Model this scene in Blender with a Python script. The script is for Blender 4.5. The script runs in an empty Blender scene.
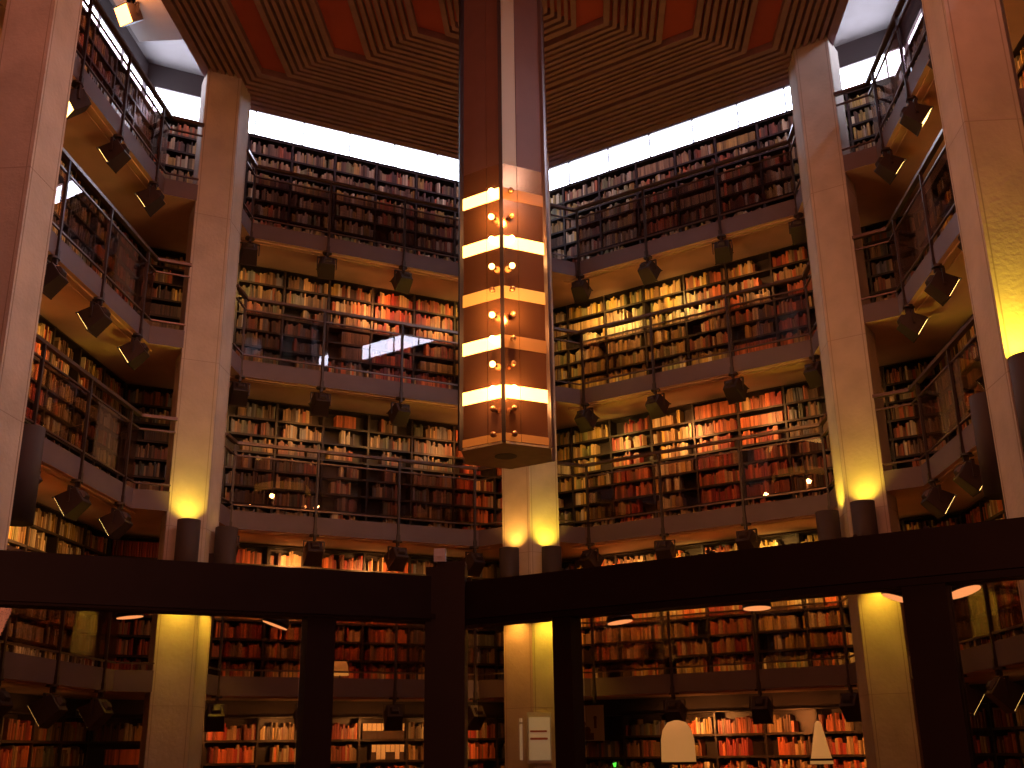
import bpy, bmesh, math, random
from mathutils import Vector, Matrix, noise
R_ = random.Random(7)
PI = math.pi
COL = bpy.context.scene.collection
SC = bpy.context.scene

# ------------------------------------------------------------------ camera, world, exposure
EYE = Vector((0, 0, 1.6)); FPX = 1073.94
CF = Vector((-0.0575226544940154, 0.9445390056017414, 0.32332214758168953))
CR = Vector((0.9977678537680371, 0.06539404502460165, -0.013525119683221846))
CU = Vector((0.033918346172642805, -0.32182244448172675, 0.9461922954773617))
cam = bpy.data.cameras.new('camera'); cam.sensor_width = 36; cam.lens = FPX / 1024 * 36
cam.clip_end = 200
co = bpy.data.objects.new('camera', cam); COL.objects.link(co)
m = Matrix((CR, CU, -CF)).transposed().to_4x4(); m.translation = EYE
co.matrix_world = m; SC.camera = co
SC.view_settings.view_transform = 'Standard'
SC.view_settings.look = 'None'
SC.view_settings.gamma = 1.0
SC.view_settings.use_curve_mapping = False
SC.view_settings.exposure = 0.0
w = bpy.data.worlds.new('world'); SC.world = w; w.use_nodes = True
w.node_tree.nodes['Background'].inputs[0].default_value = (.55, .65, 1, 1)
w.node_tree.nodes['Background'].inputs[1].default_value = 0.6
# light levels
P_FLOOD, P_DRUM, P_BAND, P_WIN = 44.0, 40.0, 5.0, 18.0
LIGHT_AMBER = (1.0, .50, .07); LIGHT_ORANGE = (1.0, .40, .10); LIGHT_GOLD = (1.0, .55, .12); LIGHT_YELLOW = (1.0, .74, .05); LIGHT_RED = (1.0, .34, .085)
LIGHTS = []
def lamp(kind, name, loc, energy, color, aim=None, size=.06, angle=None, blend=.6):
    l = bpy.data.lights.new(name, kind); l.energy = energy; l.color = color
    if kind == 'SPOT':
        l.spot_size = angle; l.spot_blend = blend; l.shadow_soft_size = size
    elif kind == 'POINT': l.shadow_soft_size = size
    elif kind == 'AREA': l.shape = 'SQUARE'; l.size = size
    o = bpy.data.objects.new(name, l); COL.objects.link(o); o.location = loc
    if aim is not None: o.rotation_euler = Vector(aim).to_track_quat('-Z', 'Y').to_euler()
    return o
# added warm fill: unseen soft area lamps that lift the dark parts
lamp('AREA', 'fill_light', (-2.5, 4.5, 13.9), 360, (1, .30, .16), (0.1, .9, -.55), 4.0)
lamp('AREA', 'fill_light', (2.0, 4.5, 13.9), 360, (1, .30, .16), (-.1, .9, -.55), 4.0)

lamp('AREA', 'fill_light', (0.3, -1.0, 3.4), 60, (1, .28, .14), (0, .9, -.5), 1.6)  # added low fill that lifts the near-black lintel and posts

# ------------------------------------------------------------------ materials
MATS = {}
def mat(name, col, rough=.6, metal=0, noise_amt=0, nscale=6, emit=None, estr=0, spec=.4, bump=0):
    m = bpy.data.materials.new(name); m.use_nodes = True; nt = m.node_tree; b = nt.nodes['Principled BSDF']
    b.inputs['Base Color'].default_value = (*col, 1); b.inputs['Roughness'].default_value = rough
    b.inputs['Metallic'].default_value = metal; b.inputs['Specular IOR Level'].default_value = spec
    if noise_amt:
        tc = nt.nodes.new('ShaderNodeTexCoord'); n = nt.nodes.new('ShaderNodeTexNoise'); n.inputs['Scale'].default_value = nscale
        n.inputs['Detail'].default_value = 6; nt.links.new(tc.outputs['Object'], n.inputs['Vector'])
        r = nt.nodes.new('ShaderNodeValToRGB'); nt.links.new(n.outputs['Fac'], r.inputs[0])
        r.color_ramp.elements[0].position = .3; r.color_ramp.elements[1].position = .72
        r.color_ramp.elements[0].color = (*[c * (1 - noise_amt) for c in col], 1)
        r.color_ramp.elements[1].color = (*[min(1, c * (1 + noise_amt)) for c in col], 1)
        nt.links.new(r.outputs[0], b.inputs['Base Color'])
        if bump:
            bp = nt.nodes.new('ShaderNodeBump'); bp.inputs['Strength'].default_value = bump; bp.inputs['Distance'].default_value = .02
            n2 = nt.nodes.new('ShaderNodeTexNoise'); n2.inputs['Scale'].default_value = nscale * 8; n2.inputs['Detail'].default_value = 4
            nt.links.new(tc.outputs['Object'], n2.inputs['Vector']); nt.links.new(n2.outputs['Fac'], bp.inputs['Height'])
            nt.links.new(bp.outputs[0], b.inputs['Normal'])
    if emit:
        b.inputs['Emission Color'].default_value = (*emit, 1); b.inputs['Emission Strength'].default_value = estr
    MATS[name] = m; return m
CONC = mat('concrete', (.50, .40, .33), .85, noise_amt=.13, nscale=2.2, bump=.35)
CONCD = mat('concrete_seam', (.34, .26, .21), .9)
CONCP = mat('concrete_pale', (.62, .56, .52), .85, noise_amt=.08, nscale=1.5)
DECK = mat('deck_concrete', (.26, .22, .21), .85, noise_amt=.12, nscale=1.5)
METAL = mat('dark_bronze_metal', (.045, .026, .024), .45, .3, spec=.5)
FASC = mat('painted_fascia', (.14, .09, .10), .55, noise_amt=.08, nscale=3)
RAIL = mat('rail_metal', (.13, .08, .07), .32, .6)
SOFF = mat('soffit_panel', (.70, .44, .31), .7, noise_amt=.1, nscale=2)
SHELF = mat('shelf_steel', (.035, .022, .018), .4, .2, noise_amt=.2, nscale=5)
WALLM = mat('outer_wall', (.055, .038, .036), .9, noise_amt=.1, nscale=2)
FLOORM = mat('carpet', (.09, .03, .02), .95, noise_amt=.2, nscale=30)
RED = mat('red_ceiling_panel', (.33, .045, .04), .8, noise_amt=.06, nscale=3)
SLAT = mat('ceiling_slat', (.25, .115, .125), .75, noise_amt=.12, nscale=5)
FRAMEB = mat('partition_bronze', (.022, .010, .009), .5, .1, spec=.25, noise_amt=.15, nscale=4)
BRONZE = mat('bronze_mirror', (.36, .15, .07), .16, .8)
BRONZEM = mat('brown_panel', (.16, .075, .055), .42, .2, noise_amt=.06, nscale=5)
PALEP = mat('pale_panel', (.42, .34, .24), .4, .1)
PLY = mat('plywood', (.48, .36, .20), .5, noise_amt=.12, nscale=9)
FIN = mat('brushed_fin', (.22, .15, .14), .3, .7)
GLOBE_OFF = mat('clear_globe', (.45, .22, .10), .06, .6)
GLOBE_ON = mat('lit_globe', (1, .8, .5), .5, emit=(1, .62, .22), estr=45)
GLOBE_MID = mat('lit_small_globe', (1, .8, .5), .5, emit=(1, .52, .13), estr=9)
BAND = {k: mat('light_band_' + k, (.8, .45, .15) if k == 'bright' else (.30, .14, .05), .35, emit=e, estr=s) for k, e, s in
        (('bright', (1, .56, .14), P_BAND), ('half', (1, .38, .05), .95), ('low', (1, .25, .03), .22))}
WINM = mat('daylit_pane', (.9, .92, 1), .5, emit=(.72, .80, 1.0), estr=P_WIN)
LENS = mat('flood_lens', (1, .8, .4), .3, emit=(1, .62, .18), estr=6)
LENSO = mat('flood_lens_orange', (1, .8, .4), .3, emit=(1, .33, .08), estr=9)
DRUMP = mat('drum_paint', (.05, .03, .028), .75, .1)
DRUML = mat('drum_lens', (1, .9, .5), .3, emit=(1, .72, .16), estr=3)
CANL = mat('can_lens', (1, .7, .5), .3, emit=(1, .38, .14), estr=1.8)
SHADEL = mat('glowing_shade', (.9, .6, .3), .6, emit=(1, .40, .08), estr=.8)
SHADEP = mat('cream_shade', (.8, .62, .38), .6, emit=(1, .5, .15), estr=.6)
PAGES = mat('book_pages', (.55, .45, .30), .8)
CREAM = mat('cream_card', (.75, .62, .45), .7)
BOXD = mat('dark_box_board', (.07, .04, .03), .7)
PLAQ = mat('white_plastic', (.75, .72, .78), .4, emit=None)
GREEN = mat('green_led', (0, 1, 0), .4, emit=(.1, 1, .08), estr=2.5)
PAPER = mat('notice_paper_glow', (.88, .85, .8), .6, emit=(1, .8, .5), estr=.16)  # faint glow put into the paper so the sheet shows brighter
REDINK = mat('faded_red_print', (.55, .12, .08), .7)
def attr_mat(name, object_colour):
    m = bpy.data.materials.new(name); m.use_nodes = True; nt = m.node_tree; b = nt.nodes['Principled BSDF']
    b.inputs['Roughness'].default_value = .42
    if object_colour: n = nt.nodes.new('ShaderNodeObjectInfo'); out = n.outputs['Color']
    else: n = nt.nodes.new('ShaderNodeVertexColor'); n.layer_name = 'Col'; out = n.outputs['Color']
    tc = nt.nodes.new('ShaderNodeTexCoord'); ns = nt.nodes.new('ShaderNodeTexNoise'); ns.inputs['Scale'].default_value = 14
    nt.links.new(tc.outputs['Object'], ns.inputs['Vector'])
    mx = nt.nodes.new('ShaderNodeMixRGB'); mx.blend_type = 'MULTIPLY'; mx.inputs[0].default_value = .35
    nt.links.new(out, mx.inputs[1]); nt.links.new(ns.outputs['Fac'], mx.inputs[2]); nt.links.new(mx.outputs[0], b.inputs['Base Color'])
    return m
BOOKM = attr_mat('book_cloth_mass', False); BOOKO = attr_mat('book_cloth', True)
def glass_mat(name, tint, fac):
    m = bpy.data.materials.new(name); m.use_nodes = True; nt = m.node_tree; nt.nodes.clear()
    o = nt.nodes.new('ShaderNodeOutputMaterial'); mx = nt.nodes.new('ShaderNodeMixShader')
    t = nt.nodes.new('ShaderNodeBsdfTransparent'); t.inputs[0].default_value = (*tint, 1)
    g = nt.nodes.new('ShaderNodeBsdfGlossy'); g.inputs['Roughness'].default_value = .015; g.inputs[0].default_value = (.9, .85, .85, 1)
    f = nt.nodes.new('ShaderNodeFresnel'); f.inputs[0].default_value = 1.5
    ma = nt.nodes.new('ShaderNodeMath'); ma.operation = 'MULTIPLY'; ma.inputs[1].default_value = fac
    mi = nt.nodes.new('ShaderNodeMath'); mi.operation = 'MINIMUM'; mi.inputs[1].default_value = .16
    nt.links.new(f.outputs[0], ma.inputs[0]); nt.links.new(ma.outputs[0], mi.inputs[0]); nt.links.new(mi.outputs[0], mx.inputs[0])
    nt.links.new(t.outputs[0], mx.inputs[1]); nt.links.new(g.outputs[0], mx.inputs[2]); nt.links.new(mx.outputs[0], o.inputs[0])
    return m
GLASS = glass_mat('smoked_glass', (.68, .60, .60), 1.1)
PANE = glass_mat('tinted_partition_glass', (.76, .70, .64), .6)

# ------------------------------------------------------------------ helpers
class Fr:                                                     # a wall frame: u along, v outward, z up
    def __init__(s, o, u, n): s.o = Vector((*o, 0)); s.u = Vector((*u, 0)).normalized(); s.n = Vector((*n, 0)).normalized(); s.flip = s.u.cross(s.n).z < 0
    def p(s, u, v, z): q = s.o + s.u * u + s.n * v; return Vector((q.x, q.y, z))
W0 = Fr((0, 0), (1, 0), (0, 1))
class MB:
    def __init__(s): s.v = []; s.f = []; s.m = []; s.c = []
    def poly(s, pts, mi=0): i = len(s.v); s.v += [Vector(q) for q in pts]; s.f.append(list(range(i, i + len(pts)))); s.m.append(mi)
    def hexa(s, q, mi=0, flip=False):                          # eight corners: bottom loop then top loop
        i = len(s.v); s.v += [Vector(a) for a in q]
        F = [(3, 2, 1, 0), (4, 5, 6, 7), (0, 1, 5, 4), (1, 2, 6, 5), (2, 3, 7, 6), (3, 0, 4, 7)]
        for f in F:
            f = [i + k for k in f]
            if flip: f.reverse()
            s.f.append(f); s.m.append(mi)
    def box(s, F, u0, u1, v0, v1, z0, z1, mi=0):
        q = [F.p(a, b, z) for z in (z0, z1) for a, b in ((u0, v0), (u1, v0), (u1, v1), (u0, v1))]
        s.hexa(q, mi, F.flip)
    def prism(s, pts, z0, z1, mi=0, mb=None, mt=None):          # plan polygon extruded
        A = sum(pts[k][0] * pts[(k + 1) % len(pts)][1] - pts[(k + 1) % len(pts)][0] * pts[k][1] for k in range(len(pts)))
        if A < 0: pts = pts[::-1]
        n = len(pts); i = len(s.v); s.v += [Vector((p[0], p[1], z0)) for p in pts] + [Vector((p[0], p[1], z1)) for p in pts]
        s.f.append([i + k for k in range(n)][::-1]); s.m.append(mi if mb is None else mb)
        s.f.append([i + n + k for k in range(n)]); s.m.append(mi if mt is None else mt)
        for k in range(n): s.f.append([i + k, i + (k + 1) % n, i + n + (k + 1) % n, i + n + k]); s.m.append(mi)
    def lathe(s, c, prof, seg=20, axis=Vector((0, 0, 1)), mi=0, mis=None):   # prof [(r, h)]
        ax = Vector(axis).normalized(); e = ax.orthogonal().normalized(); g = ax.cross(e); i = len(s.v); c = Vector(c)
        for r, h in prof:
            for k in range(seg): a = 2 * PI * k / seg; s.v.append(c + ax * h + (e * math.cos(a) + g * math.sin(a)) * r)
        for j in range(len(prof) - 1):
            for k in range(seg):
                a, b = i + j * seg + k, i + j * seg + (k + 1) % seg
                s.f.append([a, b, b + seg, a + seg]); s.m.append(mis[j] if mis else mi)
        s.f.append([i + k for k in range(seg)][::-1]); s.m.append(mis[0] if mis else mi)
        s.f.append([i + (len(prof) - 1) * seg + k for k in range(seg)]); s.m.append(mis[-1] if mis else mi)
    def tube(s, pts, r, seg=10, mi=0):
        for a, b in zip(pts, pts[1:]):
            a = Vector(a); b = Vector(b); s.lathe(a, [(r, 0), (r, (b - a).length)], seg, b - a, mi)
    def build(s, name, mats, parent=None, org=None, smooth=False):
        org = Vector(org) if org is not None else Vector((0, 0, 0))
        me = bpy.data.meshes.new(name); me.from_pydata([v - org for v in s.v], [], s.f)
        for mm in (mats if isinstance(mats, (list, tuple)) else [mats]): me.materials.append(mm)
        me.polygons.foreach_set('material_index', s.m)
        if smooth: me.polygons.foreach_set('use_smooth', [len(f) < 6 for f in s.f])
        me.update()
        o = bpy.data.objects.new(name, me); COL.objects.link(o); o.location = org
        if parent is not None: o.parent = parent; o.location = org - parent.location
        return o
def tag(o, label, cat, group=None, kind=None):
    if label: o['label'] = label
    if cat: o['category'] = cat
    if group: o['group'] = group
    if kind: o['kind'] = kind
    return o
def empty(name, loc, label, cat, group=None):
    o = bpy.data.objects.new(name, None); COL.objects.link(o); o.location = loc; o.empty_display_size = .1
    return tag(o, label, cat, group)
def copy_tree(o, parent=None):
    c = o.copy(); COL.objects.link(c); c.parent = parent
    for ch in list(o.children): copy_tree(ch, c)
    return c
def pix(P):
    d = Vector(P) - EYE; z = d.dot(CF)
    if z < .1: return None
    return 512 + FPX * d.dot(CR) / z, 384 - FPX * d.dot(CU) / z
def inview(P, mg=40):
    q = pix(P); return q is not None and -mg < q[0] < 1024 + mg and -mg < q[1] < 768 + mg
def at(x, y, F, v):                                            # where the line of sight meets a wall frame's plane
    d = CF + CR * ((x - 512) / FPX) - CU * ((y - 384) / FPX)
    t = ((F.o + F.n * v - Vector((EYE.x, EYE.y, 0))).dot(F.n)) / d.dot(F.n); P = EYE + d * t
    return (P - F.o).dot(F.u), P.z
ORD = 'first second third fourth fifth sixth seventh eighth ninth tenth eleventh twelfth thirteenth fourteenth fifteenth sixteenth seventeenth eighteenth nineteenth twentieth'.split()
def ordw(i): return ORD[i] if i < 20 else 'twenty-' + ORD[(i - 20) % 10] if i < 29 else 'thirtieth' if i == 29 else 'thirty-' + ORD[(i - 30) % 10]

# ------------------------------------------------------------------ plan
CX, CY, AP = -.86, 13.2, 5.83; S3 = math.sqrt(3) / 2
RR = AP / S3
FL = Fr((CX, CY + RR), (-S3, -.5), (-.5, S3)); FRt = Fr((CX, CY + RR), (S3, -.5), (.5, S3))
FSL = Fr((CX - AP, CY + RR / 2), (0, -1), (-1, 0)); FSR = Fr((CX + AP, CY + RR / 2), (0, -1), (1, 0))
ZB = [2.476 + 2.65 * k for k in range(4)]; TH = .30            # slab undersides
ZF = [0.0] + [z + TH for z in ZB]                              # walking levels
VC, VB, VW = 1.05, 1.33, 1.40                                  # case front, case back, outer wall
def corner(k, r):                                              # corner k: 0 back, 1 back-left, 2 front-left, -1 back-right, -2 front-right
    a = PI / 2 + k * PI / 3; return Vector((CX + r * math.cos(a), CY + r * math.sin(a), 0))
CZ_A = [(0, 11.95), (.6, 12.05), (1.45, 12.27), (2.98, 12.63), (4.44, 12.95), (5.83, 13.13), (6.5, 13.2)]
def cz(a):
    for (a0, z0), (a1, z1) in zip(CZ_A, CZ_A[1:]):
        if a <= a1: return z0 + (z1 - z0) * (a - a0) / (a1 - a0)
    return CZ_A[-1][1]

# ------------------------------------------------------------------ room shell
def struct(name, mb, mats): return tag(mb.build(name, mats), None, None, None, 'structure')
b = MB(); b.prism([(-12, -3.2), (10.5, -3.2), (10.5, 24), (-12, 24)], -.2, 0); struct('floor', b, FLOORM)
LW = RR + VW / math.sqrt(3)                                    # half-corner length of outer wall from frame origin
ext = VW * math.tan(PI / 6)
for nm, F, L0, L1 in (('wall_back_left', FL, -.0, RR), ('wall_back_right', FRt, -.0, RR), ('wall_left', FSL, 0, 19.7), ('wall_right', FSR, 0, 19.7)):
    b = MB(); b.box(F, -ext, L1 + (ext if L1 < 10 else 0), VW, VW + .25, 0, 13.37)
    b.box(F, -ext, L1 + (ext if L1 < 10 else 0), VW, VW + .25, 13.97, 14.6)
    if nm == 'wall_left': b.box(F, 1.2 + ext, 20.5, VW, VW + .25, 13.37, 13.97)
    if nm == 'wall_right': b.box(F, 14 + ext, 20.5, VW, VW + .25, 13.37, 13.97)
    struct(nm, b, WALLM)
b = MB(); b.box(W0, -12, 10.5, -3.4, -3.15, 0, 14.6); struct('wall_front', b, WALLM)
b = MB(); b.prism([(-12, -3.2), (10.5, -3.2), (10.5, 24), (-12, 24)], 14.45, 14.65); struct('ceiling_deck', b, DECK)
# clerestory windows, one per bay of glazing
wi = 0
for F, L1, base in ((FL, RR, .45), (FRt, RR, .25), (FSL, 1.2, .3), (FSR, 14, .3)):
    u = -ext + .02
    while u < L1 + ext - .1:
        wi += 1; u1 = base + .99 * (math.floor((u - base + .001) / .99) + 1); u1 = min(u1, L1 + ext)
        fr = MB()
        for a, c in ((u, u + .012), (u1 - .012, u1)): fr.box(F, a, c, VW - .02, VW + .08, 13.37, 13.97)
        fr.box(F, u, u1, VW - .02, VW + .08, 13.37, 13.40); fr.box(F, u, u1, VW - .02, VW + .08, 13.94, 13.97)
        fo = fr.build('window_%d' % wi, METAL); fo['kind'] = 'structure'
        g = MB(); g.box(F, u + .01, u1 - .01, VW + .03, VW + .05, 13.39, 13.95); g.build('pane', WINM, fo)
        u = u1
# main slatted ceiling: flat, rings of slats; the rings sit closer together towards the side walls than towards the back walls
def hexpts(sa, ba, z):
    yv = ba / S3; yc = (ba - .5 * sa) / S3
    return [Vector((CX + x, CY + y, z)) for x, y in ((0, yv), (-sa, yc), (-sa, -yc), (0, -yv), (sa, -yc), (sa, yc))]
def ring(mb, i_, o_, z0, z1, mi):                              # (side, back) apothems inner and outer
    A, B, C_, D = hexpts(*i_, z0), hexpts(*o_, z0), hexpts(*i_, z1), hexpts(*o_, z1)
    for k in range(6):
        j = (k + 1) % 6
        mb.poly([A[j], A[k], B[k], B[j]], mi); mb.poly([C_[k], C_[j], D[j], D[k]], mi)
        mb.poly([A[k], A[j], C_[j], C_[k]], mi); mb.poly([B[j], B[k], D[k], D[j]], mi)
b = MB(); ZC = 13.0
ring(b, (.3, .3), (5.45, 5.72), ZC + .13, 14.43, 0)
for (s0, s1), (b0, b1), n in (((4.47, 5.45), (4.57, 5.72), 8), ((3.07, 4.04), (3.47, 4.46), 8), ((1.55, 2.55), (2.33, 3.38), 8), ((.55, 1.10), (1.45, 2.20), 5)):
    for i in range(n):
        t0 = (i + .22) / n; t1 = (i + .78) / n
        if i == n - 1: t1 = 1
        if i == 0: t0 = 0
        ring(b, (s0 + (s1 - s0) * t0, b0 + (b1 - b0) * t0), (s0 + (s1 - s0) * t1, b0 + (b1 - b0) * t1), ZC, ZC + .14, 1)
tag(b.build('ceiling', [RED, SLAT]), 'hexagonal ceiling of dark slats with red bands', None, None, 'structure')
b = MB(); ring(b, (5.45, 5.72), (5.50, 5.77), ZC, 14.45, 0); struct('trim_1', b, SLAT)
b = MB()
for F, ua in ((FSL, .95), (FSR, 4.2)): b.box(F, ua, 12.0, -.33, .80, 13.60, 13.75)
struct('trim_2', b, CONCP)

# columns: hexagonal concrete with a slim reveal near each edge
CR_C = RR - .69; SIDE = .587
COLN = (0, 1, 2, -1, -2); TIP = {0: 1.18, 1: 1.11, -1: 1.13, 2: 1.10, -2: 1.05}
def colverts(k):                                               # plan: 120 degree tip towards the hall's centre, tapering sides, short back
    a = PI / 2 + k * PI / 3; inw = Vector((-math.cos(a), -math.sin(a), 0)); lt = Vector((-inw.y, inw.x, 0)); tip = corner(k, RR - TIP[k])
    v = [tip, tip - inw * .2935 + lt * .508, tip - inw * .787 + lt * .222, tip - inw * .787 - lt * .222, tip - inw * .2935 - lt * .508]
    return tip - inw * .45, v
for k in COLN:
    c, vs = colverts(k); b = MB()
    b.prism([(v.x, v.y) for v in vs], 0, 13.06)
    for j in range(5):                                          # thin arris strips next to the edges
        p, q = vs[j], vs[(j + 1) % 5]; LN = (q - p).length; d = (q - p).normalized(); nn = Vector((d.y, -d.x, 0))
        if nn.dot(p - c) < 0: nn = -nn
        G = Fr((p.x, p.y), (d.x, d.y), (nn.x, nn.y))
        for a in (.035, LN - .05): b.box(G, a, a + .012, -.01, .003, 0, 13.0, 1)
        for z in (2.28, 4.9, 7.6, 10.2): b.box(G, .0, LN, -.01, .0015, z, z + .008, 1)
    struct('concrete_column', b, [CONC, CONCD])

# galleries
def seg_end(k, side):                                          # end of the short return beside column k; side +1 = towards corner k+1
    a = PI / 2 + k * PI / 3; c = corner(k, RR)
    d = (corner(k + side, RR) - c).normalized(); p1 = c + d * 1.12
    o = (corner(k - side, RR) - c).normalized()                # return runs parallel to the other wall, inward
    return p1, p1 - (-o) * 0 + (-d + o * 0) * 0 + (Vector((-math.cos(a), -math.sin(a), 0)) * .27 + (c - p1).normalized().cross(Vector((0, 0, 1))) * 0) + 0 * d
def gal_pts(k, side):
    a = PI / 2 + k * PI / 3; c = corner(k, RR); inw = Vector((-math.cos(a), -math.sin(a), 0))
    lat = (corner(k + side, RR) - corner(k - side, RR)).normalized()
    p1 = c + (corner(k + side, RR) - c).normalized() * 1.12
    e = p1 + inw * .265 - lat * .46
    return p1, e, c + inw * .75
def xy(v): return (v.x, v.y)
def slab_poly(name):
    if name == 'L': ka, kb = 0, 1
    if name == 'R': ka, kb = 0, -1
    if name == 'SL': ka, kb = 1, 2
    if name == 'SR': ka, kb = -1, -2
    sg = 1 if kb > 0 else -1
    pa, ea, ma = gal_pts(ka, sg); pb, eb, mb_ = gal_pts(kb, -sg)
    k_out = (RR + VW / S3) / 1.0
    oa, ob = corner(ka, k_out), corner(kb, k_out)
    return [xy(ma), xy(ea), xy(pa), xy(pb), xy(eb), xy(mb_), xy(ob), xy(oa)], (ea, pa, pb, eb)
WALLS = {'L': FL, 'R': FRt, 'SL': FSL, 'SR': FSR}
WNAME = {'L': 'left back wall', 'R': 'right back wall', 'SL': 'left side wall', 'SR': 'right side wall'}
GNAME = ['lowest', 'second', 'third', 'top']
RAILS = {}
for nm in WALLS:
    poly, lin = slab_poly(nm); RAILS[nm] = lin
    for k in range(4):
        b = MB(); b.prism(poly, ZB[k], ZB[k] + TH, 0, mb=1, mt=2)
        # shallow lip lines on the underside next to the shelves and the edge
        F = WALLS[nm]
        b.box(F, .8, RR - .8, .07, .11, ZB[k] - .025, ZB[k] + .01, 1); b.box(F, .8, RR - .8, .20, .23, ZB[k] - .015, ZB[k] + .01, 1)
        struct('gallery_floor', b, [FASC, SOFF, FLOORM])
for F, s in ((FSL, -1), (FSR, 1)):                              # galleries carry on past the near columns
    for k in (2, 3):
        b = MB(); b.box(F, 7.3, 12.5, 0, VW, ZB[k], ZB[k] + TH); b2 = b.build('gallery_floor', [FASC, SOFF]); b2['kind'] = 'structure'
        for i, p in enumerate(b2.data.polygons):
            if p.normal.z < -.9: p.material_index = 1

# ------------------------------------------------------------------ bookcases and books
PAL = {
 'tan': (.46, .29, .14), 'cream': (.66, .54, .36), 'dark brown': (.10, .05, .03), 'red brown': (.27, .08, .04), 'brown': (.22, .12, .06),
 'orange red': (.55, .14, .05), 'ochre': (.52, .32, .08), 'olive': (.26, .24, .10), 'dark red': (.32, .04, .03), 'slate': (.16, .15, .18), 'green': (.13, .13, .09)}
MIXES = {
 'warm': ['tan', 'red brown', 'brown', 'ochre', 'orange red', 'cream', 'dark brown', 'tan'],
 'red': ['orange red', 'dark red', 'red brown', 'orange red', 'tan', 'dark red'],
 'gold': ['ochre', 'tan', 'cream', 'ochre', 'olive', 'tan', 'brown'],
 'dull': ['brown', 'slate', 'dark brown', 'red brown', 'brown', 'green', 'tan'],
 'pale': ['cream', 'tan', 'cream', 'brown', 'ochre']}
NROW = 7; CW = .875; CH = 2.30
books = []      # dict: F, u, w, v0, d, z, h, colour name, case id, row, number
cases = []
def fill(F, u0, u1, zs, clear, mixname, cid, row, dens):
    u = u0 + .01; i = 0; mixl = MIXES[mixname]
    series = R_.random() < .08
    base = R_.choice(mixl); sh = R_.uniform(.20, .28) ; sw = R_.uniform(.026, .045)
    stop = u1 - .01 - (R_.uniform(.08, .4) * (u1 - u0) if R_.random() > dens else 0)
    start = u0 + .01 + (R_.uniform(.1, .35) * (u1 - u0) if R_.random() > dens + .1 else 0)
    u = start; cn = R_.choice(mixl)
    while True:
        if series: wd, h, cn = sw, sh, base
        else:
            wd = R_.uniform(.019, .054); h = min(clear - .02, R_.uniform(.17, .29))
            if R_.random() < .6: cn = R_.choice(mixl)
        if u + wd > stop: break
        j = R_.choice((.45, .7, .85, 1.0, 1.15, 1.35)) * R_.uniform(.9, 1.1); col = tuple(min(1, c * j) for c in PAL[cn])
        books.append(dict(F=F, u=u, w=wd - .003, v=VC + .02 + R_.uniform(0, .02), d=R_.uniform(.15, .21), z=zs, h=h, col=col, cn=cn, c=cid, row=row, i=i, start=None))
        u += wd; i += 1
        if not series and R_.random() < .03: u += R_.uniform(.02, .09)
MIXMAP = {('L', 3): ['gold', 'gold', 'red', 'red', 'warm', 'dull', 'dull', 'gold', 'warm'],
          ('R', 3): ['gold', 'gold', 'gold', 'gold', 'warm', 'warm', 'red', 'dull', 'dull'],
          ('L', 2): ['red', 'red', 'dull', 'dull', 'warm', 'dull', 'dull', 'dull', 'dull'],
          ('R', 2): ['gold', 'gold', 'red', 'pale', 'red', 'red', 'dull', 'dull', 'warm'],
          ('L', 1): ['dull', 'dull', 'dull', 'red', 'red', 'warm', 'red', 'warm', 'red'],
          ('L', 0): ['dull', 'red', 'warm', 'red', 'red', 'warm', 'red', 'warm', 'warm'],
          ('R', 0): ['dull', 'dull', 'dull', 'warm', 'red', 'warm', 'red', 'warm', 'red']}
BOXBAY = None
uu, zz = at(383, 730, FL, VC)
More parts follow.
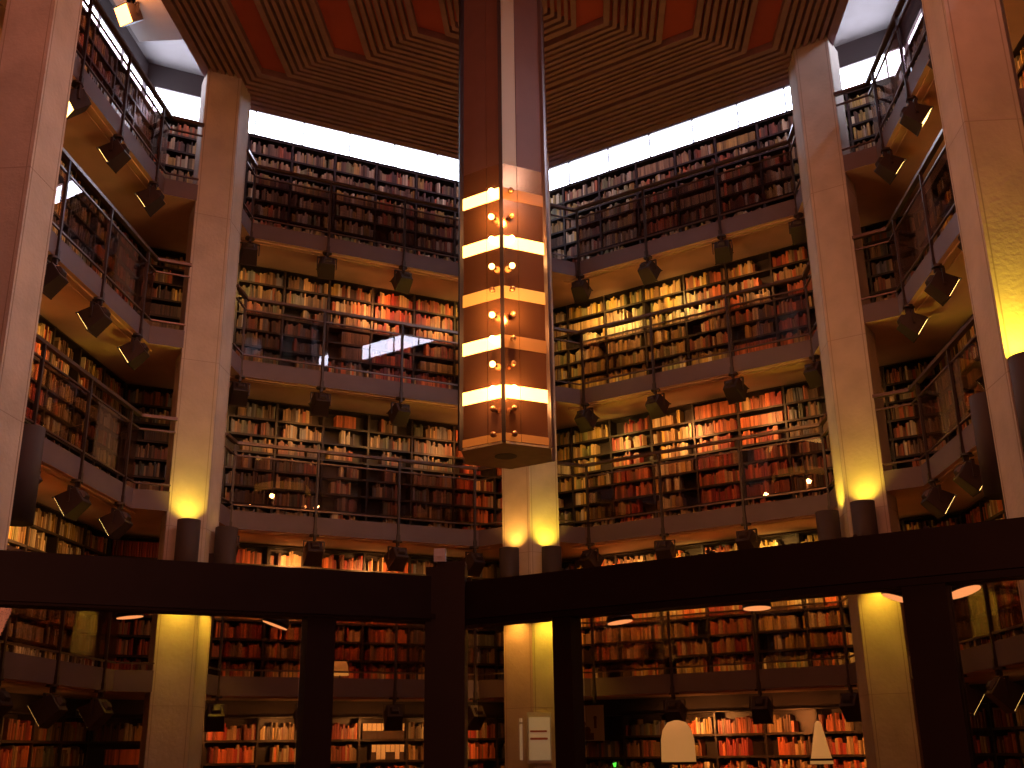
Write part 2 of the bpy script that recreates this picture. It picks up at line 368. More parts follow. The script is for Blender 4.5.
for nm, F in WALLS.items():
    side = nm in ('SL', 'SR')
    L = RR + 2 * VC / math.sqrt(3); n = 15 if side else 9
    cw = L / 9; u00 = -VC / math.sqrt(3)
    for lev in range(5):
        for i in range(n):
            u0 = u00 + cw * i; u1 = u0 + cw
            if side and u0 > RR and lev < 3: continue
            z0 = ZF[lev]; ch = CH if lev < 4 else 2.42
            if lev == 0: ch = 2.2
            pts = [F.p(a, VC, z) for a in (u0, u1) for z in (z0, z0 + ch / 2, z0 + ch)]
            if not any(inview(q) for q in pts): continue
            idx = len(cases)
            wn = {'L': 'left back', 'R': 'right back', 'SL': 'left side', 'SR': 'right side'}[nm]
            ln = ['ground floor', 'lowest gallery', 'second gallery', 'third gallery', 'top gallery'][lev]
            far = 'meeting corner' if not side else 'far corner'
            e = empty('bookcase', F.p((u0 + u1) / 2, VC + .14, z0), 'dark steel bookcase, %s from the %s, %s wall, %s' % (ordw(i), 'middle corner' if not side else 'far corner', wn, ln), 'bookcase', 'bookcases of the %s wall, %s' % (wn, ln))
            g = .02
            b = MB()
            b.box(F, u0, u0 + g, VC, VB - .02, z0, z0 + ch); b.box(F, u1 - g, u1, VC, VB - .02, z0, z0 + ch)
            b.box(F, u0, u1, VB - .02, VB, z0, z0 + ch); b.box(F, u0, u1, VC, VB, z0 + ch - .02, z0 + ch); b.box(F, u0, u1, VC + .01, VB, z0, z0 + .06)
            b.build('case_frame', SHELF, e)
            rows = NROW if lev else 6; st = (ch - .08) / rows
            s0 = None
            mixn = MIXMAP.get((nm, lev)); mixn = mixn[i] if mixn and i < len(mixn) else R_.choice(['warm', 'warm', 'gold', 'dull', 'red'])
            if side and lev in (1, 2): mixn = R_.choice(['gold', 'warm', 'pale', 'red'])
            if lev == 4: mixn = R_.choice(['warm', 'warm', 'gold'])
            for r in range(rows):
                zs = z0 + .06 + st * r
                b = MB(); b.box(F, u0 + g, u1 - g, VC, VB - .02, zs - .022, zs); b.box(F, u0 + g, u1 - g, VC - .004, VC + .008, zs - .034, zs + .004)
                b.build('shelf', SHELF, e)
                zone = BOXBAY is None and False
                if nm == 'L' and lev == 0 and u0 - .02 < uu < u1 and r in (4, 5): 
                    BOXBAY = BOXBAY or []; BOXBAY.append((F, u0, u1, zs)); continue
                dens = .96 if lev == 4 else .75
                if nm == 'L' and lev == 2 and i in (3, 4): dens = .1
                if nm == 'R' and lev == 0 and i in (1,) and r >= 5: continue
                fill(F, u0 + g, u1 - g, zs, st - .02, mixn, idx, r, dens)
            cases.append((e, nm, lev, i))

# ------------------------------------------------------------------ pick the books that show largest; the rest are one mass
def box_pts(bk):
    F = bk['F']; uc = bk['u'] + bk['w'] / 2
    return [F.p(uc, bk['v'] - .004, bk['z'] + bk['h'] * t) for t in (.25, .6, .93)]
def area(bk):
    F = bk['F']; a = pix(F.p(bk['u'], bk['v'], bk['z'])); c = pix(F.p(bk['u'] + bk['w'], bk['v'], bk['z'])); d = pix(F.p(bk['u'], bk['v'], bk['z'] + bk['h']))
    if not (a and c and d): return 0
    if not (0 < a[0] < 1023 and 0 < (a[1] + d[1]) / 2 < 767): return 0
    return abs((c[0] - a[0]) * (d[1] - a[1]) - (c[1] - a[1]) * (d[0] - a[0]))
COVER = [None]

# ------------------------------------------------------------------ railings
def rail_run(k, nm):
    ea, pa, pb, eb = RAILS[nm]; zf = ZB[k] + TH; zb = ZB[k]
    e = empty('gallery_railing', (pa.x, pa.y, zf), 'dark metal railing with smoked glass panels along the %s gallery, %s' % (GNAME[k], WNAME[nm]), 'railing', 'gallery railings')
    F = WALLS[nm]
    us = {'L': [1.2, 2.68, 4.18, 5.62], 'R': [1.2, 2.68, 4.18, 5.62], 'SL': [1.48, 2.88, 4.25, 5.55], 'SR': [1.48, 2.88, 4.25, 5.55]}[nm]
    for i, u in enumerate(us):
        b = MB(); b.box(F, u - .02, u + .02, -.03, .012, zb - .10, zf + 1.17); b.box(F, u - .03, u + .03, -.04, 0, zb - .02, zb + .10)
        b.build('post', METAL, e)
    path = [ea, pa, pb, eb]
    def run(name, w, z0, z1, m):
        b = MB()
        for p, q in zip(path, path[1:]):
            d = (q - p); G = Fr(xy(p), xy(d), (-d.y, d.x)); b.box(G, -w / 4, d.length + w / 4, -w / 2, w / 2, z0, z1)
        b.build(name, m, e)
    run('handrail', .075, zf + 1.13, zf + 1.18, RAIL); run('upper_rail', .03, zf + .93, zf + .955, RAIL); run('lower_rail', .03, zf + .085, zf + .11, RAIL)
    return e, us
GLASSJOBS = []
FLOODS = []
def flood(nm, k, u, power, color, lensm):
    F = WALLS[nm]; P = F.p(u, .02, ZB[k] - .30); FLOODS.append((nm, k, u, power, color, lensm, P))
for nm in WALLS:
    for k in range(4):
        e, us = rail_run(k, nm); GLASSJOBS.append((e, nm, k, us))

# power of each floodlight (0 = lamp out); listed from the far corner towards the viewer
PW = {('L', 3): [(1.1, 'g'), (1.5, 'r'), (.25, 'o'), (.8, 'g')], ('R', 3): [(2.1, 'g'), (1.8, 'g'), (.45, 'r'), (.1, 'r')],
      ('L', 2): [(.8, 'r'), (.3, 'o'), (.5, 'o'), (.2, 'o')], ('R', 2): [(1.2, 'g'), (1.9, 'o'), (1.1, 'o'), (.4, 'o')],
      ('L', 1): [(.4, 'o'), (1.9, 'o'), (2.5, 'o'), (.6, 'r')], ('R', 1): [(2.6, 'o'), (3.0, 'g'), (3.2, 'g'), (3.8, 'g')],
      ('L', 0): [(.7, 'o'), (1.2, 'o'), (1.2, 'o'), (1.0, 'r')], ('R', 0): [(.3, 'r'), (2.7, 'o'), (2.0, 'r'), (2.0, 'o')],
      ('SL', 3): [(.25, 'o'), (.4, 'o'), (.6, 'o'), (1.0, 'o')], ('SL', 2): [(.3, 'o'), (2.0, 'g'), (2.2, 'g'), (1.5, 'g')],
      ('SL', 1): [(.3, 'o'), (2.6, 'o'), (2.6, 'g'), (2.2, 'g')], ('SL', 0): [(.5, 'o'), (.5, 'g'), (1.8, 'g'), (1.6, 'g')],
      ('SR', 3): [(.4, 'o'), (.6, 'o'), (.8, 'r'), (.8, 'r')], ('SR', 2): [(.4, 'o'), (1.2, 'g'), (1.5, 'g'), (1.2, 'o')],
      ('SR', 1): [(.2, 'o'), (1.0, 'o'), (1.4, 'o'), (2.2, 'o')], ('SR', 0): [(.2, 'o'), (.5, 'g'), (.6, 'g'), (.5, 'g')]}
CL = {'g': LIGHT_GOLD, 'r': LIGHT_RED, 'o': LIGHT_ORANGE}
def make_flood():
    root = empty('floodlight', (0, 0, 0), 'x', 'floodlight')
    b = MB(); W, D, H = .155, .15, .165                        # housing: box tapering to the back; local -Y is the lens side
    q = [(-W, -D, -H), (W, -D, -H), (W * .82, D, -H * .7), (-W * .82, D, -H * .7), (-W, -D, H), (W, -D, H), (W * .82, D, H * .7), (-W * .82, D, H * .7)]
    b.hexa(q); b.hexa([(-W * .5, D, -H * .4), (W * .5, D, -H * .4), (W * .35, D + .05, -H * .25), (-W * .35, D + .05, -H * .25), (-W * .5, D, H * .4), (W * .5, D, H * .4), (W * .35, D + .05, H * .25), (-W * .35, D + .05, H * .25)])
    for z in (-H, H - .012): b.hexa([(-W - .012, -D - .025, z), (W + .012, -D - .025, z), (W + .012, -D, z), (-W - .012, -D, z), (-W - .012, -D - .025, z + .012), (W + .012, -D - .025, z + .012), (W + .012, -D, z + .012), (-W - .012, -D, z + .012)])
    h = b.build('housing', METAL, root); h.rotation_euler = (.60, 0, 0)      # nose down
    bm = h.modifiers.new('edge', 'BEVEL'); bm.width = .012; bm.segments = 1
    b = MB(); b.poly([(-W + .015, -D - .004, -H + .015), (W - .015, -D - .004, -H + .015), (W - .015, -D - .004, H - .015), (-W + .015, -D - .004, H - .015)])
    l = b.build('lens', LENS, h)
    b = MB(); b.lathe((0, 0, .27), [(.085, 0), (.085, .03)], 14); b.tube([(0, 0, .17), (0, 0, .28)], .022)
    for s in (-1, 1):
        b.box(W0, s * .175 - .008, s * .175 + .008, -.02, .02, -.03, .19)
    b.box(W0, -.183, .183, -.02, .02, .175, .19)
    b.build('yoke', METAL, root)
    return root
FPROTO = make_flood(); first = True
for (nm, k) in PW:
    F = WALLS[nm]; us = {'L': [1.2, 2.68, 4.18, 5.62], 'R': [1.2, 2.68, 4.18, 5.62]}.get(nm, [1.48, 2.88, 4.25, 5.55])
    for i, (u, (pw, cc)) in enumerate(zip(us, PW[(nm, k)])):
        if (nm, k, i) == ('R', 0, 0): continue
        P = F.p(u, .03, ZB[k] - .30)
        o = FPROTO if first else copy_tree(FPROTO); first = False
        o.location = P; rz = math.atan2(F.n.y, F.n.x) + PI / 2 + R_.uniform(-.25, .25) * (1 if nm in 'LR' else .3); o.rotation_euler = (0, 0, rz)
        o['label'] = 'dark box floodlight, %s from the %s, under the %s gallery, %s' % (ordw(i), 'middle corner' if nm in 'LR' else 'far corner', GNAME[k], WNAME[nm])
        o['group'] = 'floodlights under the galleries'
        if (nm, k, i) == ('SL', 3, 2): o.rotation_euler = (0, 0, math.radians(-45))
        if pw > 0:
            t = (F.n * 1.0 + Vector((0, 0, -.62))); src = P + F.n * .24 + Vector((0, 0, -.10))
            lamp('SPOT', 'flood_beam', src, P_FLOOD * pw, CL[cc], t, .05, 2.35, .8)

# ------------------------------------------------------------------ drum fixtures on the columns
def make_drum():
    root = empty('column_uplight', (0, 0, 0), 'x', 'wall light')
    b = MB(); r = .172; b.lathe((0, 0, -.52), [(r, 0), (r, 1.04), (r - .012, 1.04), (r - .012, .90), (.05, .90)], 28); b.lathe((0, 0, -.52), [(r, 0), (r - .012, 0), (r - .012, .06), (.05, .07)], 28)
    b.build('drum', DRUMP, root, smooth=False)
    for f in root.children[0].data.polygons: f.use_smooth = abs(f.normal.z) < .3
    b = MB(); b.lathe((0, 0, -.505), [(r - .014, 0), (r - .014, .006)], 24); b.build('lower_lens', DRUML, root)
    b = MB(); b.lathe((0, 0, .40), [(r - .03, 0), (r - .03, .006)], 24); b.build('upper_lens', DRUML, root)
    b = MB(); b.box(W0, -.05, .05, .15, .24, -.12, .12); b.build('bracket', METAL, root)
    return root
DPROTO = make_drum(); first = True
# (column, face index 0 or 5 beside the tip, 1/4 = side faces), up power, down power, words
DR = [(0, 'R', 2.2, 1.9, LIGHT_YELLOW, 'on the right face of the far middle column'), (0, 'L', 2.0, 1.7, LIGHT_AMBER, 'on the left face of the far middle column'),
      (1, 'L', 1.6, 1.1, LIGHT_YELLOW, 'on the broad face of the far left column'), (1, 'R', 0, 1.2, LIGHT_YELLOW, 'on the narrow right face of the far left column'),
      (-1, 'R', 1.5, 1.2, LIGHT_YELLOW, 'on the broad face of the far right column'), (-1, 'L', 1.6, .0, LIGHT_YELLOW, 'on the narrow left face of the far right column'),
      (2, 'R', 0, .8, LIGHT_YELLOW, 'beside the near left column'), (-2, 'L', .0, .8, LIGHT_YELLOW, 'beside the near right column, lit at its foot'), (-2, 'S', 4.2, 1.0, LIGHT_YELLOW, 'on the front of the near right column')]
for k, f, up, dn, lc, words in DR:
    c, vs = colverts(k); tip = vs[0]; cs = [vs[1], vs[4]]
    # the two faces beside the tip, told apart by the side they look to
    if k in (2, -2): cs.sort(key=lambda v: -v.y); other = cs[0]
    else: cs.sort(key=lambda v: v.x); other = cs[0] if f == 'L' else cs[1]
    p, q = tip, other
    if f == 'S': p, q = (vs[1], vs[2]) if vs[1].y < vs[4].y else (vs[4], vs[3])
    mid = p + (q - p) * (.5 if f != 'S' else .18); dd = (q - p).normalized(); nn = Vector((dd.y, -dd.x, 0))
    if nn.dot(mid - c) < 0: nn = -nn
    P = mid + nn * .235; P.z = 4.44
    o = DPROTO if first else copy_tree(DPROTO); first = False
    o.location = P; o.rotation_euler = (0, 0, math.atan2(nn.y, nn.x) + PI / 2)
    o['label'] = 'tall dark cylindrical light %s' % words; o['group'] = 'cylinder lights on the columns'
    for s, pw in ((1, up), (-1, dn)):
        if pw > 0:
            a = Vector((-nn.x * .22, -nn.y * .22, s))
            lamp('SPOT', 'drum_beam', P + Vector((0, 0, s * (.425 if s > 0 else .53))), P_DRUM * pw * (1 if s > 0 else 2.2), lc, a, .08, 1.8, .8)

# ------------------------------------------------------------------ chandelier
HC = Vector((-.88, 13.30, 0)); HS = .65
ch = empty('chandelier', (HC.x, HC.y, 5.1), 'tall hexagonal hanging light of bronze mirror with glowing amber bands', 'chandelier')
hv = [Vector((HC.x + HS * math.cos(-PI / 2 + j * PI / 3), HC.y + HS * math.sin(-PI / 2 + j * PI / 3), 0)) for j in range(6)]
BZ = [5.26, 5.85, 6.52, 7.20, 7.92, 8.63]; ZT = 12.3; ZB0 = 5.20; ZG = 9.08
for j in range(6):                                             # fins on the corners
    v = hv[j]; d = (v - HC).normalized(); G = Fr(xy(v), xy(Vector((-d.y, d.x, 0))), xy(d)); b = MB()
    b.box(G, -.024, .024, -.05, .035, ZB0 - .02, ZT); b.build('corner_fin', FRAMEB if j in (0, 5) else FIN, ch)
BUL = []
for j in range(6):
    p, q = hv[j], hv[(j + 1) % 6]
    if j % 2: p, q = q, p                                      # u runs from the 'near' edge carrying the strip of globes
    d = (q - p).normalized(); nn = ((p + q) / 2 - HC).normalized(); G = Fr(xy(p), xy(d), xy(nn))
    leftish = j == 5
    lv = {5: ['low', 'bright', 'bright', 'half', 'bright', 'bright'], 0: ['low', 'bright', 'low', 'half', 'bright', 'low']}.get(j, ['low', 'bright', 'bright', 'half', 'bright', 'bright'])
    b = MB(); b.box(G, .0, .24, -.035, -.012, ZB0, ZG); b.build('mirror_strip', BRONZE, ch)
    b = MB(); b.box(G, .245, HS, -.035, -.005, ZB0, ZG); b.build('mirror_panel', BRONZE, ch)
    b = MB(); b.box(G, .0, .24, -.035, -.012, ZG, ZT); b.build('upper_strip', PALEP if j != 5 else BRONZEM, ch)
    b = MB(); b.box(G, .245, HS, -.035, -.005, ZG, ZT); b.build('upper_panel', BRONZEM, ch)
    for i, z in enumerate(BZ):
        h = .085 if i else .05
        b = MB(); b.box(G, .012, .24, -.012, -.004, z - h, z + h); b.box(G, .245, HS - .012, -.006, .004, z - h, z + h); b.build('light_band', BAND[lv[i]], ch)
        on = lv[i] == 'bright'
        if j not in (0, 5): continue
        for zz_, big in ((z + .03, True), (z + .36, False)):
            if zz_ > 8.95: continue
            lit = on if big else ((j == 5 and i in (1, 2, 3, 4)) or (j == 0 and i == 3) or (j in (1, 2, 3, 4) and i in (1, 3)))
            c = G.p(.125, .05, zz_); b = MB(); r = .04
            b.lathe(c, [(r * math.sin(t), -r * math.cos(t)) for t in [PI * s / 8 + .001 for s in range(9)]], 14)
            gl = b.build('globe', (GLOBE_ON if big else GLOBE_MID) if lit else GLOBE_OFF, ch, org=c, smooth=True)
            b = MB(); b.lathe(G.p(.125, -.012, zz_), [(.02, 0), (.02, .035)], 10, nn); b.build('socket', METAL, ch)
b = MB(); b.prism([xy(v) for v in hv], ZB0 - .03, ZB0, 0); b.lathe((HC.x - .02, HC.y - .03, ZB0 - .032), [(.145, -.004), (.145, .0)], 28, mi=1); b.build('base_plate', [PLY, METAL], ch)
b = MB(); b.prism([xy(HC + (v - HC) * .9) for v in hv], ZT - .05, ZT); b.build('top_cap', METAL, ch)
for z, pw in ((5.88, 40), (6.9, 35), (8.3, 40)):                 # the lit globes' own light, just off the mirror faces
    for a in (-105, -75, 30, 150):
        lamp('POINT', 'globe_light', HC + Vector((.80 * math.cos(math.radians(a)), .80 * math.sin(math.radians(a)), z)), pw * .6, (1, .46, .13), size=.05)

# ------------------------------------------------------------------ glazed partition in front of the viewer
DL, DRr = 6.1, 5.36
FPL = Fr((0, 0), (-S3, -.5), (-.5, S3)); FPR = Fr((0, 0), (S3, -.5), (.5, S3))
# apex where the two lines meet
ax = DRr - DL; ay = (DL + DRr) / (2 * S3)
gp = empty('glazed_partition', (ax, ay, 0), 'dark framed glazed partition with a broad lintel crossing the whole view', 'partition')
GL = Fr((ax, ay), (-S3, -.5), (-.5, S3)); GR = Fr((ax, ay), (S3, -.5), (.5, S3))
b = MB(); b.box(GL, -.05, 6.5, -.06, .10, 2.335, 2.605); b.box(GL, -.05, 6.5, -.075, -.06, 2.35, 2.38); b.build('lintel', FRAMEB, gp)
b = MB(); b.box(GR, -.05, 6.5, -.06, .10, 2.315, 2.575); b.box(GR, -.05, 6.5, -.075, -.06, 2.35, 2.38); b.build('lintel', FRAMEB, gp)
def upost(F, DD, x, w_, z1=2.34, d=.12):
    u, z = at(x, 700, F, DD); b = MB(); b.box(F, u - w_ / 2, u + w_ / 2, DD - .05, DD + d - .05, 0, z1); b.build('post', FRAMEB, gp); return u
b = MB(); b.box(W0, ax - .19, ax + .045, ay - .16, ay + .02, 0, 2.66); b.box(W0, ax - .13, ax + .04, ay - .10, ay + .03, 0, 2.70); b.build('post', FRAMEB, gp)
up1 = upost(FPL, DL, 316, .165); up2 = upost(FPR, DRr, 568, .12); up3 = upost(FPR, DRr, 941, .20)
for F, DD, a, c in ((FPL, DL, None, up1), (FPL, DL, up1, 3.6), (FPR, DRr, None, up2), (FPR, DRr, up2, up3), (FPR, DRr, up3, 4.6)):
    st = (Vector((ax, ay, 0))).dot(F.u) + .12 if a is None else a + .1
    en = c - .1
    if en > st: b = MB(); b.box(F, st, en, DD + .015, DD + .023, .05, 2.335); b.build('glass_pane', PANE, gp)
# small pale sensor box on the middle post
c = Vector((ax - .115, ay - .08, 2.70)); b = MB(); b.box(W0, c.x - .035, c.x + .035, c.y - .03, c.y + .03, 2.70, 2.78); b.box(W0, c.x - .012, c.x + .012, c.y - .034, c.y - .03, 2.73, 2.74)
tag(b.build('sensor_box', PLAQ, org=c), 'small white box on top of the dark middle post', 'sensor')
# can lights just behind the lintel
cans = [(620, 622, 'R', .12, 'hanging left of the middle of the right lintel'), (757, 608, 'R', .0, 'over the bright right-hand ground shelves'), (963, 592, 'R', .2, 'at the far right end, widest of all'),
        (897, 598, 'R', -.35, 'tilted down beside the lit right column'), (275, 625, 'L', -.35, 'between left column and slim post'), (130, 617, 'L', .1, 'left of the lit left column')]
for x, y, s, tilt, words in cans:
    F, v = (FPR, DRr + .75) if s == 'R' else (FPL, DL + .55); u, z = at(x, y, F, v); P = F.p(u, v, z)
    e = empty('can_light', P, 'small lit round can light %s' % words, 'ceiling light', 'can lights behind the lintel')
    axv = (Vector((0, 0, 1)) + CR * (-tilt) + Vector((CF.x, CF.y, 0)) * {963: .22, 897: -.06, 130: -.05}.get(x, .05)).normalized()
    r = .085 if x != 963 else .10
    if x in (130,): r = .08
    b = MB(); b.lathe(P, [(r, 0), (r, .02), (r * .6, .11), (.02, .13)], 22, axv); b.build('can', METAL, e)
    b = MB(); b.lathe(P - axv * .004, [(r - .006, 0), (r - .006, .003)], 22, axv); b.build('lens', CANL, e)
    b = MB(); b.tube([P + axv * .12, Vector((P.x, P.y, z + .24))], .008, 8); b.tube([Vector((P.x, P.y, z + .24)), F.p(u, (DRr if s == 'R' else DL) + .09, z + .24)], .012, 8); b.build('arm', METAL, e)

# ------------------------------------------------------------------ small things on the ground floor and lowest gallery
if BOXBAY:
    for bi, (F, u0, u1, zs) in enumerate(BOXBAY):
        n = 9 if bi == 1 else 7; wd = .085
        for i in range(n):
            if u0 + .06 + i * (wd + .002) + wd > u1: break
            ua = u0 + .04 + i * (wd + .002)
            e = empty('archive_box', F.p(ua + wd / 2, VC + .03, zs), 'archive box with cream upper label, %s from the right, %s row of boxes' % (ordw(i), 'lower' if bi == 0 else 'upper'), 'box file', 'archive boxes on the ground floor shelves')
            b = MB(); b.box(F, ua, ua + wd, VC + .03, VC + .24, zs, zs + .27); b.build('case', BOXD, e)
            b = MB(); b.box(F, ua + .004, ua + wd - .004, VC + .026, VC + .031, zs + (.14 if (bi or i not in (1, 4, 5)) else .02), zs + .262); b.build('label_card', CREAM, e)
u, z = at(593, 741, FRt, VC + .02)
b0 = empty('picture', FRt.p(u, VC + .0, z), 'small pale picture of dim figures propped on the shelf beside the slim post', 'picture')
b = MB(); b.box(FRt, u - .26, u + .26, VC - .03, VC - .005, z, z + .62); b.build('backing', CREAM, b0)
b = MB()
for cx, cz_, w_, h_ in ((-.16, .30, .05, .22), (.09, .40, .035, .17), (-.08, .18, .07, .10)): b.lathe(FRt.p(u + cx, VC - .0325, z + cz_), [(w_ * 1.0, 0), (w_, .002)], 14, FRt.n)
b.box(FRt, u - .24, u - .12, VC - .034, VC - .03, z + .06, z + .34); b.box(FRt, u + .065, u + .115, VC - .034, VC - .03, z + .22, z + .40); b.box(FRt, u - .24, u + .05, VC - .033, VC - .03, z + .02, z + .14)
b.build('painted_figures', mat('dim_paint', (.20, .12, .07), .8), b0)
u, z = at(615, 764, FRt, VC - .02); b = MB(); b.lathe(FRt.p(u, VC - .03, z), [(.035, 0), (.035, .02)], 14, Vector((-.3, 0, 1))); b.lathe(FRt.p(u, VC - .03, z - .05), [(.02, 0), (.03, .05)], 12)
tag(b.build('indicator_light', GREEN, org=FRt.p(u, VC - .03, z)), 'tiny bright green indicator light low on the right shelves', 'light')
# notice on the apex column's right face
c, vs = colverts(0); p, q = vs[3], vs[2]
pts = sorted([v for v in vs], key=lambda v: v.y)[:3]; tip = pts[0]; rt = max(pts, key=lambda v: v.x)
d = (rt - tip).normalized(); G = Fr(xy(tip), xy(d), xy(Vector((d.y, -d.x, 0))))
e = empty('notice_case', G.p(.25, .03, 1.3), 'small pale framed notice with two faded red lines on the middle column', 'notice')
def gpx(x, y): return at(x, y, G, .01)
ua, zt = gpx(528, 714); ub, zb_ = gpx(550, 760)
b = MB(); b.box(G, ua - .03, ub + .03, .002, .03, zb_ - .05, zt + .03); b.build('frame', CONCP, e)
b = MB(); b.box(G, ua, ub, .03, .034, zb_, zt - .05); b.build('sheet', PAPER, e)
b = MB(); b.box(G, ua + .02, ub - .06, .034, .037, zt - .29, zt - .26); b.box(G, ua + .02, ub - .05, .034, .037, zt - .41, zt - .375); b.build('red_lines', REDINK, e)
c2 = [v for v in pts if v.x < tip.x][0]; d = (c2 - tip).normalized(); G2 = Fr(xy(tip), xy(d), (-.5, -S3)); u, z0_ = at(521, 760, G2, .01); u, z1_ = at(521, 724, G2, .01)
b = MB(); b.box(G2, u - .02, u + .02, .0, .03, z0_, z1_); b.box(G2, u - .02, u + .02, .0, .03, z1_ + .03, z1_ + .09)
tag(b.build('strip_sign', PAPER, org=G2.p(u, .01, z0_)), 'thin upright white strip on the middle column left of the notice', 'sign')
# lantern behind the lowest railing, built in place of a reflection in the glass
u, z = at(340, 672, FL, .7); P = FL.p(u, .7, ZF[1])
e = empty('reflection_lamp', P, 'glowing orange stand-in for a reflected lamp, lowest gallery floor behind the railing', 'lamp')
b = MB(); b.lathe(P, [(.06, 0), (.06, .02), (.012, .03), (.012, .10)], 16); b.build('base', METAL, e)
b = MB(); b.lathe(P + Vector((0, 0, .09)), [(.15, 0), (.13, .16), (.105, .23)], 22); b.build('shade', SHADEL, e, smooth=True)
# two standing lamps built in place of pale reflections in the partition glass
def at_y(x, y, Y):
    d = CF + CR * ((x - 512) / FPX) - CU * ((y - 384) / FPX); return EYE + d * (Y / d.y)
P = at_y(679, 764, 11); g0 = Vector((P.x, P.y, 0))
e = empty('reflected_floor_lamp', g0, 'stand-in for a reflected lamp with tall rounded cream dome, before the right shelves', 'lamp')
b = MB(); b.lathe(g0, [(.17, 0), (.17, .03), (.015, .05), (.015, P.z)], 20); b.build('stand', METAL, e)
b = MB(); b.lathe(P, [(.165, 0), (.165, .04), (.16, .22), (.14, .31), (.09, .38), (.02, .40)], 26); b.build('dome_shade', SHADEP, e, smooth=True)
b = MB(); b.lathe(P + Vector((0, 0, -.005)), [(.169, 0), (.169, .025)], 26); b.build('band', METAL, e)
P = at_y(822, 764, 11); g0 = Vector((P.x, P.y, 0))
e = empty('reflected_floor_lamp', g0, 'stand-in for a reflected lamp with a slender pale cone, before the right shelves', 'lamp')
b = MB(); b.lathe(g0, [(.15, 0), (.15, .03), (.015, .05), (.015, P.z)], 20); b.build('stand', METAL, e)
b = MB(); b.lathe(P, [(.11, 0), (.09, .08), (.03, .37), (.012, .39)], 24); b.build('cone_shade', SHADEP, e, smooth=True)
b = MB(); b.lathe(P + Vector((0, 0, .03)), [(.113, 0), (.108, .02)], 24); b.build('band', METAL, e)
# ceiling spot by the top left windows
P = FSL.p(16.57 - 14.56, .51, 13.33)
sp = copy_tree(FPROTO); sp.location = P; sp.rotation_euler = (0, 0, math.radians(-25)); sp['label'] = 'floodlight high by the top left clerestory, glowing orange towards the viewer'; sp['group'] = 'floodlights under the galleries'
for h in sp.children:
    for l_ in h.children:
        l_.data = l_.data.copy(); l_.data.materials[0] = LENSO
lamp('POINT', 'spot_spill', P + Vector((.20, -.40, -.02)), 22, (1, .34, .10), size=.1)

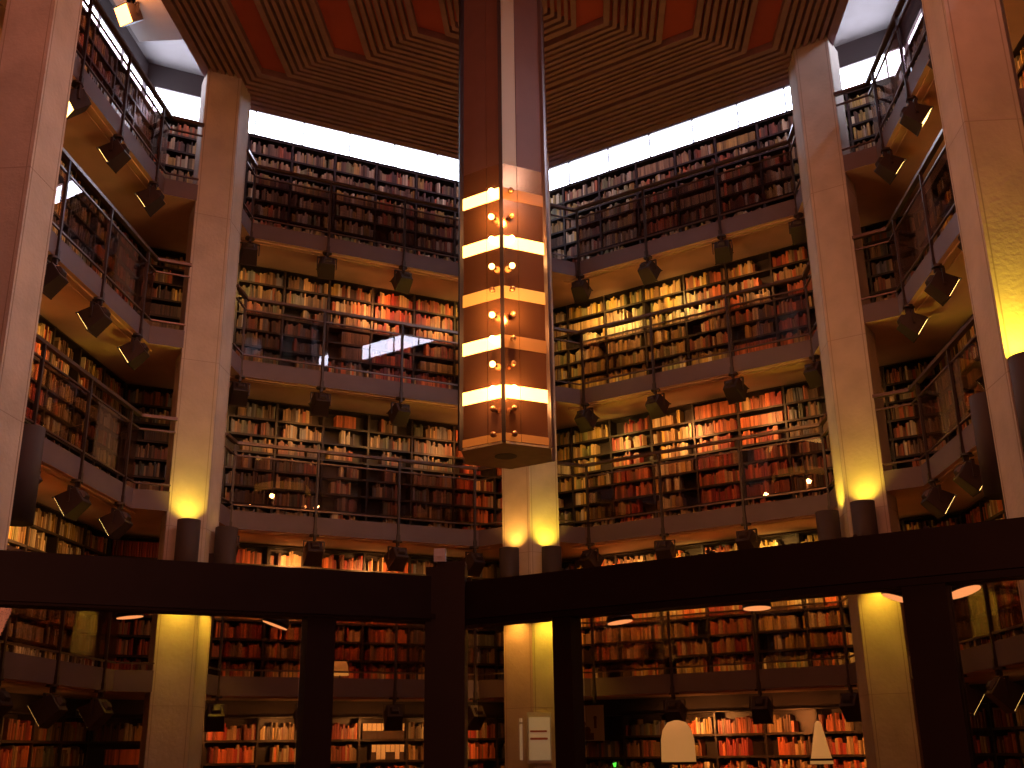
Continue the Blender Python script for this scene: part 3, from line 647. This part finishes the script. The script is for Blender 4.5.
# ------------------------------------------------------------------ books, last: rays decide which 300 show largest
bpy.context.view_layer.update()
dg = bpy.context.evaluated_depsgraph_get()
cand = sorted(((area(bk), n) for n, bk in enumerate(books)), reverse=True)
def visible(bk):
    s = 0
    for P in box_pts(bk):
        q = pix(P)
        if not q or not (0 < q[0] < 1024 and 0 < q[1] < 768): continue
        d = P - EYE; L = d.length; d.normalize(); o = EYE.copy(); hit = False; rem = L
        for _ in range(4):
            ok, loc, nrm, fi, ob, mtx = SC.ray_cast(dg, o, d, distance=rem - .012)
            if not ok: break
            if ob.name.startswith('glass_pane'): step = (loc - o).length + .01; o = loc + d * .01; rem -= step; continue
            hit = True; break
        if not hit: s += 1
    return s
chosen = set()
for a, n in cand:
    if len(chosen) >= 300: break
    if a <= 0: break
    if visible(books[n]) >= 2: chosen.add(n)
def unit_book(nb):                                             # 1 x 1 x 1: spine towards -Y with round back and raised bands, pages inset on top and fore-edge
    b = MB(); prof = [(-.5, .10), (-.40, .03), (-.2, 0), (.2, 0), (.40, .03), (.5, .10), (.5, 1), (.36, 1), (.36, .14), (-.36, .14), (-.36, 1), (-.5, 1)]
    b.prism(prof, 0, 1)
    b.prism([(-.36, .12), (.36, .12), (.36, .96), (-.36, .96)], .015, .975, 1)
    for z in nb: b.prism([(-.5, .10), (-.40, .01), (-.2, -.02), (.2, -.02), (.40, .01), (.5, .10)], z, z + .018)
    me = bpy.data.meshes.new('book'); me.from_pydata(b.v, [], b.f); me.materials.append(BOOKO); me.materials.append(PAGES); me.polygons.foreach_set('material_index', b.m); me.update(); return me
UB = [unit_book(z) for z in ((.15, .32, .5, .68, .85), (.1, .85), (.2, .4, .6, .8))]
LNS = ['ground floor', 'lowest gallery', 'second gallery', 'third gallery', 'top gallery']
WN = {'L': 'left back', 'R': 'right back', 'SL': 'left side', 'SR': 'right side'}
for n in sorted(chosen):
    bk = books[n]; F = bk['F']; e, nm, lev, ci = cases[bk['c']]
    o = bpy.data.objects.new('book', UB[n % 3]); COL.objects.link(o)
    o.location = F.p(bk['u'] + bk['w'] / 2, bk['v'], bk['z']); o.scale = (bk['w'], bk['d'], bk['h'])
    o.rotation_euler = (0, 0, math.atan2(F.n.y, F.n.x) - PI / 2); o.color = (*bk['col'], 1)
    tag(o, '%s book, %s along shelf %s, %s bookcase out, %s %s' % (bk['cn'], ordw(bk['i']), ['one', 'two', 'three', 'four', 'five', 'six', 'seven'][bk['row']], ordw(ci), WN[nm], LNS[lev]), 'book', 'books on the %s wall, %s' % (WN[nm], LNS[lev]))
mb = MB(); cols = []
for n, bk in enumerate(books):
    if n in chosen: continue
    F = bk['F']; mb.box(F, bk['u'], bk['u'] + bk['w'], bk['v'], bk['v'] + bk['d'], bk['z'], bk['z'] + bk['h'])
    cols += [(*bk['col'], 1)] * 24
mass = mb.build('shelved_books', BOOKM)
ca = mass.data.color_attributes.new('Col', 'FLOAT_COLOR', 'CORNER'); ca.data.foreach_set('color', [x for c in cols for x in c])
tag(mass, 'thousands of old leather and cloth books filling the gallery shelves', 'books', None, 'stuff')
print('BOOKS', len(books), 'chosen', len(chosen), 'cases', len(cases))
# smoked glass panels of the railings
for e, nm, k, us in GLASSJOBS:
    F = WALLS[nm]; zf = ZB[k] + TH; loc = e.location
    edges = [1.14] + us + [RR - 1.14]
    for a, c in zip(edges, edges[1:]):
        if c - a < .15: continue
        b = MB(); b.box(F, a + .03, c - .03, -.004, .004, zf + .11, zf + .93); b.build('glass_panel', GLASS, e)
